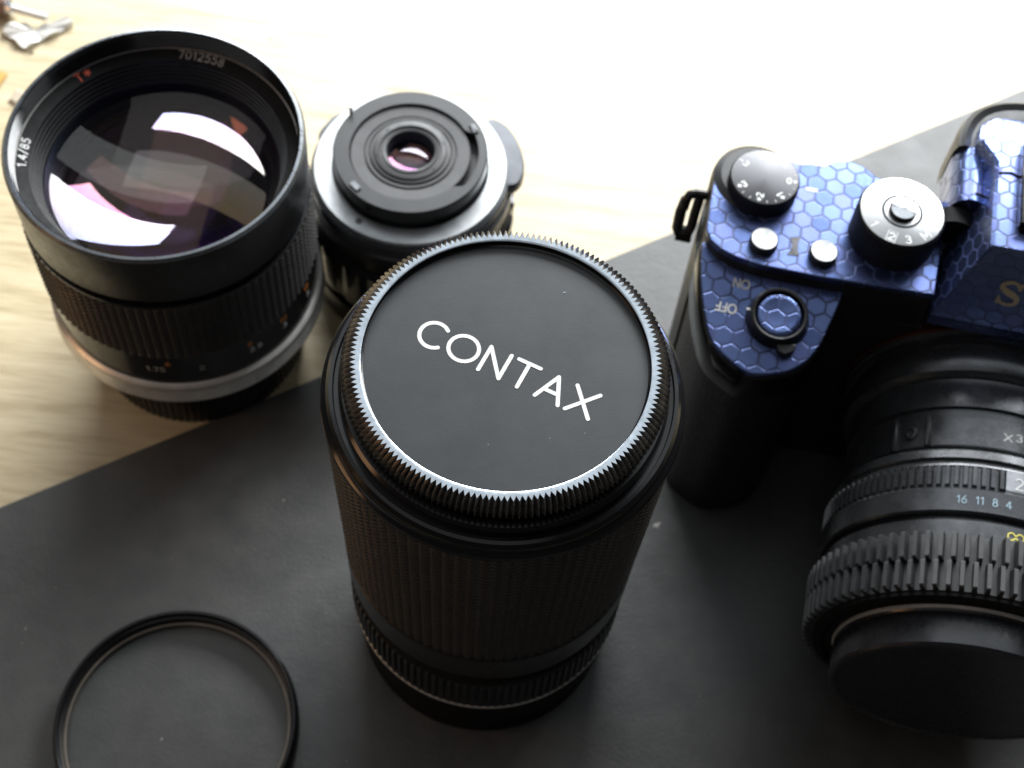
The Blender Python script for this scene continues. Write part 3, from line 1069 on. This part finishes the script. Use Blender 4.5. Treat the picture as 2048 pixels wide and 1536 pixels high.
# mode dial
md = knob('mode_dial', (-30.9, 22.4), 9.7, 78.5, 88.3, 84, 'black_satin', 'turned_silver', lip=0.5)
zf2 = 88.36
for s, dg in (('P', 70), ('A', 32), ('S', -6), ('M', -44), ('3', -76), ('2', -104), ('1', -140)):
    pl, tot = stroke_text(s, 1.9, 0.3)
    q = math.radians(dg)
    ang_ = q + PI / 2
    cx, cy = 7.6 * math.cos(q), 7.6 * math.sin(q)
    ux, uy = -math.sin(ang_), math.cos(ang_)
    ribbons('dial_letter', pl, 0.3, on_plane(cx - ux * 0.95, cy - uy * 0.95, zf2, ang_), 'white_print', md, 0.03)
    if s == '2':
        bx = [(-1.0, -0.5), (1.0, -0.5), (1.0, 2.4), (-1.0, 2.4), (-1.0, -0.5)]
        ribbons('dial_mark', [bx], 0.18, on_plane(cx - ux * 0.95, cy - uy * 0.95, zf2, ang_), 'white_print', md, 0.03)
lathe('dial_groove', [(4.55, zf2 + 0.02), (4.3, zf2 + 0.08), (4.0, zf2 + 0.02)], 'matte_black', md, seg=64)
lathe('lock_button', [(3.0, zf2 - 0.3 + 0.36), (3.0, zf2 + 0.9), (2.75, zf2 + 1.1)], 'black_gloss', md, seg=48)
lathe('lock_button_face', cap_z(2.75, zf2 + 1.1, 0.25, 6), 'bright_chrome', md, seg=48)
# custom buttons
for (x, y) in ((-59.0, 13.3), (-45.6, 13.2)):
    o = lathe('custom_button', [(3.2, ZT + 1.0), (3.15, ZT + 2.9), (2.95, ZT + 3.1)], 'black_satin', K, seg=48, loc=(x, y, 0))
    lathe('button_face', [(2.95, ZT + 3.1), (2.85, ZT + 3.16), (0, ZT + 3.1)], 'turned_silver', o, seg=48)
# cut-out in the skin between the buttons
hg = [(-1.5, -2.7), (-0.75, -0.9), (-0.65, 0.4), (-1.3, 2.4), (1.0, 2.7), (0.7, 1.0), (0.75, -0.8), (1.2, -2.4)]
prism('skin_cutout', [(-51.9 + x, 14.4 + y) for x, y in hg], ZT, ZT + 1.12, 'dark_chrome', K)
# shutter button with power switch round it
sx, sy = -52.7, -1.2
zs = zt(sx, sy)
pw = lathe('power_switch', [(7.2, -1.0), (7.0, 0.6), (6.7, 1.5), (6.3, 3.2), (5.9, 3.5), (5.5, 3.4), (5.3, 2.8), (5.25, 0.5)], 'black_paint', K, seg=96, loc=(sx, sy, zs))
pw.rotation_euler = (math.atan(0.21), 0, 0)
lever = prism('switch_lever', [(0.3, -6.4), (1.1, -8.3), (2.6, -8.9), (4.6, -7.7), (4.9, -5.6), (3, -6.0)], 0.0, 2.2, 'black_satin', pw, bev=0.4)
ribbons('switch_mark', [[(-7.1, 0.2), (-6.3, 0.3)]], 0.45, lambda p, h: (p[0], p[1], 1.9 + h), 'white_print', pw, 0.25)
MAT['skin_button'] = MAT['skin']
sb = lathe('shutter_button', [(4.95, 0.5), (4.9, 2.7), (4.6, 3.0)] + cap_z(4.6, 3.0, -0.25, 6), 'skin_button', K, seg=64, loc=(sx, sy, zs), ang=60)
sb.rotation_euler = pw.rotation_euler
uvl = sb.data.uv_layers.new(name='uv')
for lp in sb.data.loops:
    co = sb.data.vertices[lp.vertex_index].co / MM
    uvl.data[lp.index].uv = (co.x + 0.6, co.y + 1.0)
for s, c, ww in (('ON', (-61.8, 5.4), 2.0), ('OFF', (-64.3, -0.8), 2.0)):
    pl, tot = stroke_text(s, ww, 0.3, 0.3)
    pl = [[(a_ * 0.82, b_) for a_, b_ in q] for q in pl]
    f0 = on_plane(c[0], c[1] + 0.9, 0, PI - 0.02)
    ribbons('switch_lettering', pl, 0.36, lambda p, h, f0=f0: (f0(p, h)[0], f0(p, h)[1], zt(f0(p, h)[0], f0(p, h)[1]) + h), 'white_print', K, 0.12)
# strap lug
lug = tube('strap_lug', [(-72.3, 29.8, 71.5), (-75.4, 29.7, 71.5), (-76.6, 29.2, 71.2), (-77.2, 28.4, 70.2), (-77.3, 27.6, 68)], 1.15, 'black_gloss', K)
tube('strap_ring', [(-77.2, 29.3, 69.5), (-77.8, 27.9, 66), (-77.8, 26.9, 61), (-77.0, 26.4, 59.5)], 1.35, 'black_satin', lug, 8)
tube('strap_ring', [(-74.2, 29.3, 71.0), (-74.5, 28.0, 66), (-74.6, 27.0, 62), (-75.2, 26.6, 59.5)], 1.2, 'black_satin', lug, 8)
tube('strap_ring', [(-77.8, 26.6, 59.5), (-74.0, 26.6, 59.5)], 2.0, 'matte_black', lug, 8)

# viewfinder hump: sections across y, mirrored in x
HZ = 92.6


def hump():
    # rows at y: (half width at base z=77.5, half width at plateau, plateau z)
    rows = [(6.0, 19.8, 19.6, 75.2), (14.7, 19.0, 11.9, HZ), (25.5, 18.2, 11.9, HZ + 0.2), (25.6, 18.2, 11.9, HZ + 0.2), (38.0, 18.0, 11.9, HZ + 0.2), (43.5, 17.5, 15.6, HZ), (48.5, 16.8, 15.2, HZ - 0.3), (51.0, 15.0, 13.0, HZ - 0.8), (52.2, 11.0, 9.5, HZ - 1.4)]
    V, F = [], []
    for (y, wb_, wt_, zt_) in rows:
        zb = 72.0
        ring = [(-wb_, zb), (-wb_, min(zt_, 76.5)), (-wt_ - 0.5, zt_ - 0.5), (-wt_ + 0.3, zt_), (wt_ - 0.3, zt_), (wt_ + 0.5, zt_ - 0.5), (wb_, min(zt_, 76.5)), (wb_, zb)]
        for x, z in ring:
            V.append((x, y, z))
    n = 8
    for r_ in range(len(rows) - 1):
        for i in range(n - 1):
            F.append((r_ * n + i, r_ * n + i + 1, (r_ + 1) * n + i + 1, (r_ + 1) * n + i))
    F.append(tuple(range(n)))
    F.append(tuple(range((len(rows) - 1) * n, len(rows) * n))[::-1])
    return V, F


V, F = hump()
o = make('viewfinder_hump', V, F, 'skin', K, uv=uv_side, ang=20)
# front nameplate panel, darker since it leans away from the window
pz0, pz1 = 75.4, HZ
# rear side pods with rounded tops
for s in (-1,):
    V, F = [], []
    prof = []
    for i in range(13):
        q = PI * i / 12
        prof.append((-17.6 - 4.6 * math.cos(PI - q) * -1, 84.5 + 4.6 * math.sin(q) * 1.15))
    prof = [(-20.2, 77)] + [(-15.9 - 4.3 * math.cos(PI * i / 12), 84.0 + 5.4 * math.sin(PI * i / 12)) for i in range(13)] + [(-11.6, 77)]
    n = len(prof)
    for y in (28.6, 29.1, 43.5, 43.6):
        for x, z in prof:
            V.append((x, y, z))
    for r_ in range(3):
        for i in range(n - 1):
            F.append((r_ * n + i, r_ * n + i + 1, (r_ + 1) * n + i + 1, (r_ + 1) * n + i))
    F.append(tuple(range(n)))
    F.append(tuple(range(3 * n, 4 * n)))
    make('viewfinder_pod', V, F, 'skin', K, uv=lambda v, n: (v[0] * 1.0 + (v[2] - 84) * 0.4, v[1] + 1.3), ang=35)
    tube('pod_hollow_shade', [(-18.0, 24.5, 82.0), (-18.0, 28.5, 82.3)], 4.4, 'matte_black', K, 24)  # black drum standing in for the shaded hollow in front of the pod
# seam between the two pieces of skin
tube('skin_seam', [(-15.4, 30.4, 89.45), (-13.6, 30.9, 88.6), (-12.5, 32.6, 89.2), (-12.1, 33.6, 91.5), (-11.4, 34.6, 92.75), (-9.0, 35.2, 92.85), (-6.0, 34.0, 92.85)], 0.33, 'matte_black', K, 6)
# eyecup frame
ec = [(-20.4, 43.6), (-20.0, 48.5), (-18.4, 53.2), (-15.4, 57.0), (-11.0, 59.6), (-5.5, 61.0), (0, 61.4)]
ec = smooth_poly(ec, False, 5)
ec = ec + [(-x, y) for x, y in ec[::-1][1:]]
V, F = [], []
secs = [(0, 74), (0, 86.5), (-0.6, 88.6), (-1.8, 89.6), (-3.2, 89.0), (-3.8, 87.8), (-4.6, 88.2), (-8.6, 90.2), (-9.4, 90.8)]
for (x, y) in ec:
    dv = Vector((0, 44)) - Vector((x, y))
    dn = dv.normalized()
    for off, z in secs:
        q = Vector((x, y)) - dn * off
        V.append((x - dn.x * off if False else x + dn.x * -off, y + dn.y * -off, z))
n = len(secs)
for j in range(len(ec) - 1):
    for i in range(n - 1):
        F.append((j * n + i, j * n + i + 1, (j + 1) * n + i + 1, (j + 1) * n + i))
make('eyecup', V, F, 'black_satin', K, ang=30)
prism('eyecup_base', [(x * 0.97, 43.0 + (y - 43.0) * 0.95) for x, y in ec], 74, 88.9, 'black_satin', K, bev=0.4)
# hot shoe
V, F = boxv(1.9, 31, 93.4, 17.5, 23.5, 1.0)
o = make('hot_shoe', V, F, 'matte_black', K)
for s in (-1, 1):
    V, F = boxv(1.9 + s * 8.4, 31, 94.2, 1.5, 22.5, 2.6)
    q = make('shoe_rail', V, F, 'black_gloss', o)
    bevel_obj(q, 0.25, 1)
    V, F = boxv(1.9 + s * 6.4, 31, 95.4, 3.4, 22.0, 0.7)
    q = make('shoe_rail', V, F, 'dark_chrome', o)
    bevel_obj(q, 0.2, 1)


# nameplate letters on the sloping front face
def on_front(p, h):
    # face runs from (y 6, z 75.2) to (y 14.7, z HZ)
    L = math.hypot(8.7, HZ - 75.2)
    ty, tz = 8.7 / L, (HZ - 75.2) / L
    return (p[0], 6.0 + ty * p[1] - tz * h, 75.2 + tz * p[1] + ty * h)


def serif_letter(polys, wts, x0, y0, sc_):
    objs = []
    for pl, wf in zip(polys, wts):
        objs.append(ribbons('letter', [[(x0 + a_ * sc_, y0 + b_ * sc_) for a_, b_ in pl]], 0.16 * sc_, on_front, 'gold_letter', K, 0.18, wfun=wf))
    return objs


Sx = smooth_poly([(0.72, 0.74), (0.58, 0.92), (0.36, 0.97), (0.12, 0.88), (0.08, 0.70), (0.26, 0.57), (0.50, 0.47), (0.70, 0.34), (0.68, 0.12), (0.42, 0.03), (0.18, 0.08), (0.05, 0.24)], False, 5)
sw = lambda t: 0.75 + 0.9 * math.exp(-((t - 0.5) / 0.22) ** 2)
serif_letter([Sx, [(0.76, 0.98), (0.72, 0.66)], [(0.04, 0.02), (0.04, 0.36)]], [sw, lambda t: 0.5 + 0.4 * (1 - t), lambda t: 0.9 - 0.3 * t], -7.4, 6.0, 5.8)
Ox = arc(0.5, 0.5, 0.5, 0.46, 0, 360, 28)
serif_letter([Ox], [None], -1.2, 6.2, 5.6)
serif_letter([[(0, 0), (0, 1)], [(0, 1), (0.8, 0)], [(0.8, 0), (0.8, 1)]], [None, None, None], 6.0, 6.4, 5.2)
serif_letter([[(0, 1), (0.4, 0.45)], [(0.8, 1), (0.4, 0.45)], [(0.4, 0.45), (0.4, 0)]], [None, None, None], 12.0, 6.4, 5.2)

# lens on the camera: built along its axis, then laid down to point at the viewer
AX = 41.5
TMAP = [(-12, -12), (-5, -5), (4.4, 3.8), (6.6, 5.6), (13.3, 11.4), (15.6, 13.6), (24.0, 20.9), (26.3, 23.2), (30.6, 27.7), (36.2, 33.2), (43.2, 40.6), (46.6, 44.5), (53.0, 50.9), (59.7, 57.3), (60.6, 58.9), (68.9, 67.0), (75, 73)]


def tm(t):
    for (a_, b_), (c_, d_) in zip(TMAP, TMAP[1:]):
        if t <= c_:
            return b_ + (d_ - b_) * (t - a_) / (c_ - a_)
    return t




def lens_part(name, prof, mat, parent, seg=160, ang=30, **kw):
    # profile is (r, t): t measured forward from the mount
    V, F = rev(prof, seg, **kw)
    V = [(x, -tm(z), AX + y) for x, y, z in V]
    return make(name, V, F, mat, parent, ang=ang)


def lens_teeth(name, po, pi, nt, duty, mat, parent, a0=0, a1=2 * PI):
    o = toothed(name, po, pi, nt, duty, mat, parent, sharp=False, amin=a0, amax=a1)
    for v in o.data.vertices:
        x, y, z = v.co
        v.co = (x, -tm(z / MM) * MM, AX * MM + y)
    return o


lens_part('mount_ring', [(31.2, -9.5), (31.2, -7.6), (30.6, -7.3)], 'orange_metal', K)
lens_part('lens_adapter', [(30.6, -7.3), (30.2, -6.9)], 'dark_chrome', K)
ad = lens_part('adapter_barrel', [(30.2, -6.9), (29.6, -6.6), (29.6, -5.4), (28.6, -5.0), (28.8, -3.6), (29.8, -1.5), (30.2, 1.0), (29.6, 3.2), (28.4, 4.2),
                                  (27.8, 4.4), (27.8, 6.6), (27.9, 6.9), (28.1, 13.0), (27.3, 13.3), (27.3, 15.6), (27.9, 15.9), (28.0, 24.0), (27.6, 24.3)], 'lens_black', K)
lbs = lens_part('lens_barrel', [(27.6, 24.3), (26.6, 24.5), (26.6, 26.0), (30.2, 26.3), (30.6, 26.8), (30.8, 28.6), (30.4, 28.9), (30.2, 29.2), (30.4, 29.4), (30.9, 30.4), (30.9, 30.6), (30.2, 30.8),
                                (30.2, 36.2), (31.6, 36.4), (31.9, 36.8), (31.9, 41.6), (31.5, 42.0), (30.2, 42.2), (30.2, 43.2), (31.2, 43.4), (31.3, 46.8), (30.6, 47.0)], 'lens_black', K)
g0, g1 = math.radians(92), math.radians(422)
lens_teeth('aperture_ring', [(30.9, 30.6), (31.6, 30.9), (31.7, 35.6), (31.2, 36.2)], [(30.7, 30.6), (30.7, 30.9), (30.7, 35.6), (30.7, 36.2)], 98, 0.55, 'lens_black', lbs, g0, g1)
lens_part('aperture_scale', [(30.7, 30.6), (31.4, 30.9), (31.4, 35.6), (30.7, 36.2)], 'scale_grey', lbs, seg=30, a0=math.radians(62.5), a1=math.radians(91.5))
# brand-free flats with a screw on the adapter's left shoulder
for t_, dgr in ((0, 124), (1, 140)):
    V, F = boxv(0, 0, 0, 1.3, 8.2, 1.2)
    o = make('adapter_flat', V, F, 'black_satin', ad)
    q = math.radians(dgr)
    o.location = ((28.2 * math.cos(q)) * MM, -17.2 * MM, (AX + 28.2 * math.sin(q)) * MM)
    o.rotation_euler = (0, -(q - PI / 2), 0)
    bevel_obj(o, 0.3, 1)
q = math.radians(132)
o = lathe('adapter_screw', [(1.5, 0), (1.4, 0.3), (0.9, 0.4), (0.7, 0.1), (0, 0.1)], 'dark_chrome', ad, seg=24)
o.location = (28.1 * math.cos(q) * MM, -17.4 * MM, (AX + 28.1 * math.sin(q)) * MM)
o.rotation_euler = (0, PI / 2 - q, 0)
# rubber follow-focus gear: two rows of teeth
R1, R2 = 33.7, 31.6
gg = lens_teeth('gear_ring', [(31.4, 46.6), (R1 - 0.3, 46.7), (R1, 47.1), (R1, 52.5), (R1 - 0.3, 52.9), (31.6, 53.0)], [(31.4, 46.6), (R2, 46.7), (R2, 47.1), (R2, 52.5), (R2, 52.9), (31.6, 53.0)], 80, 0.40, 'gear_rubber', lbs)
lens_teeth('gear_ring', [(31.6, 53.0), (R1 - 0.3, 53.3), (R1, 53.7), (R1, 59.2), (R1 - 0.3, 59.6), (31.4, 59.7)], [(31.6, 53.0), (R2, 53.3), (R2, 53.7), (R2, 59.2), (R2, 59.6), (31.4, 59.7)], 80, 0.40, 'gear_rubber', lbs, math.radians(1.2), 2 * PI + math.radians(1.2))
fr_ = lens_part('front_collar', [(31.4, 59.6), (31.2, 60.2), (29.5, 60.4), (28.6, 60.0), (27.0, 60.2)], 'matte_black', lbs)
lens_part('front_trim', [(27.0, 60.1), (26.9, 60.5), (26.6, 60.6)], 'silver', lbs)
lens_part('front_hood', [(26.6, 60.6), (26.4, 61.0), (26.9, 62.5), (26.9, 68.4), (26.5, 69.0), (25.6, 69.2), (25.2, 68.9), (24.0, 68.9), (0, 68.9)], 'hood_black', lbs, ang=25)


def on_lens(deg, R_, t0):
    # text upright for a viewer in front of the picture: x to the right, up towards the body
    def f(p, h):
        th = math.radians(deg) - p[0] / R_
        return ((R_ + h) * math.cos(th), -tm(t0 - p[1]), AX + (R_ + h) * math.sin(th))
    return f


def lens_text(s, px_deg, R_, t0, h, mat, wt=0.28):
    pl, _ = stroke_text(s, h, wt, 0.25)
    return ribbons('scale_marking', pl, wt, on_lens(px_deg, R_, t0), mat, lbs, 0.05)


lens_text('i', 87.0, 31.35, 46.3, 2.6, 'yellow_print', 0.26)
lens_text('X', 89.5, 28.0, 21.5, 2.0, 'white_print')
lens_text('3', 84.5, 28.0, 21.0, 2.0, 'white_print')
lens_text('2', 86.5, 31.45, 35.0, 2.6, 'white_print')
for s, dg in (('16', 107.5), ('11', 101.0), ('8', 95.5), ('4', 90.5)):
    lens_text(s, dg, 31.95, 40.0, 1.6, 'blue_worn_print', 0.2)

# ------------------------------------------------------------------ small things on the table edge
t6 = tube('screwdriver', [(-190, 322.5, 3.2), (-176, 319.6, 3.2), (-165.5, 317.3, 3.2)], 3.0, 'tool_brown', None, 16)
tag(t6, 'brown handled small screwdriver with steel shank at the upper left corner', 'screwdriver')
tube('collar', [(-165.5, 317.3, 3.2), (-163.5, 316.9, 3.2)], 2.2, 'bright_chrome', t6, 16)
tube('shank', [(-163.5, 316.9, 3.2), (-152.5, 314.6, 3.0)], 1.1, 'silver', t6, 12)
# crumpled white scrap of plastic
pts = smooth_poly([(-165.2, 311.0), (-160.5, 313.8), (-156.5, 311.6), (-152.5, 314.0), (-147.5, 317.2), (-145.2, 316.0), (-148.5, 311.5), (-153.5, 307.2), (-157.2, 303.6), (-161.5, 306.6), (-165.0, 308.6)], True, 4)
V = [(x, y, 0.15 + 0.9 * abs(math.sin(i * 0.9))) for i, (x, y) in enumerate(pts)]
n = len(V)
V += [(x * 0.985 - 156 * 0.015, y * 0.985 + 310.5 * 0.015, 1.6 + 0.7 * math.sin(i * 1.3)) for i, (x, y) in enumerate(pts)]
V.append((-156, 310.5, 1.2))
F = [(i, (i + 1) % n, n + (i + 1) % n, n + i) for i in range(n)] + [(n + i, n + (i + 1) % n, 2 * n) for i in range(n)] + [tuple(range(n))[::-1]]
tag(make('plastic_scrap', V, F, 'white_plastic', None), 'crumpled white scrap of plastic lying beside the screwdriver', 'scrap')
V, F = boxv(0, 0, 0, 8, 13, 0.6)
o = make('amber_tape', V, F, 'amber_tape', None, smooth=False)
o.location = (-0.1655, 0.288, 0.0005)
o.rotation_euler = (0, 0, math.radians(-14))
tag(o, 'small piece of amber tape cut off by the left edge of the picture', 'tape')
V, F = [], []
random.seed(11)
for _ in range(5):
    pass
pts = [(-156.2, 288.6), (-153.2, 287.6), (-152.6, 284.4), (-154.6, 281.2), (-157.6, 283.0)]
V = [(x, y, 0.05) for x, y in pts] + [(x * 0.6 - 155 * 0.4, y * 0.6 + 285 * 0.4, 0.8 + 0.4 * (i % 2)) for i, (x, y) in enumerate(pts)]
F = [(i, (i + 1) % 5, 5 + (i + 1) % 5, 5 + i) for i in range(5)] + [(5, 6, 7, 8, 9), (4, 3, 2, 1, 0)]
MAT['clear_scrap'] = simple('clear_scrap', (0.55, 0.47, 0.36), 0.4)
tag(make('plastic_flake', V, F, 'clear_scrap', None), 'little beige flake lying next to the amber tape', 'flake')
# crumbs of dust on the mat
V, F = [], []
random.seed(5)
speck(V, F, 40.6, 166.0, MZ + 0.01, 0.75)
speck(V, F, 41.4, 166.5, MZ + 0.01, 0.5)
for _ in range(70):
    x = random.uniform(-125, 130)
    y = random.uniform(90, 300)
    if (Vector((x, y)) - a).dot(nrm) > 2:
        speck(V, F, x, y, MZ + 0.01, random.choice((0.1, 0.13, 0.16, 0.25)))
o = make('dust_specks', V, F, 'dust', None)
tag(o, 'pale specks of dust scattered over the black mat', 'dust', 'stuff')
V, F = [], []
for (x, y, r) in ((-155.4, 303.0, 0.8), (146, 352, 0.5), (-166, 308.8, 0.5), (-164.6, 313.2, 0.4), (149.5, 366, 0.9), (-85, 318, 0.35)):
    speck(V, F, x, y, 0.01, r)
MAT['dark_crumb'] = simple('dark_crumb', (0.10, 0.07, 0.05), 0.8)
o = make('crumbs', V, F, 'dark_crumb', None)
tag(o, 'tiny dark crumbs on the bare wood', 'crumbs', 'stuff')
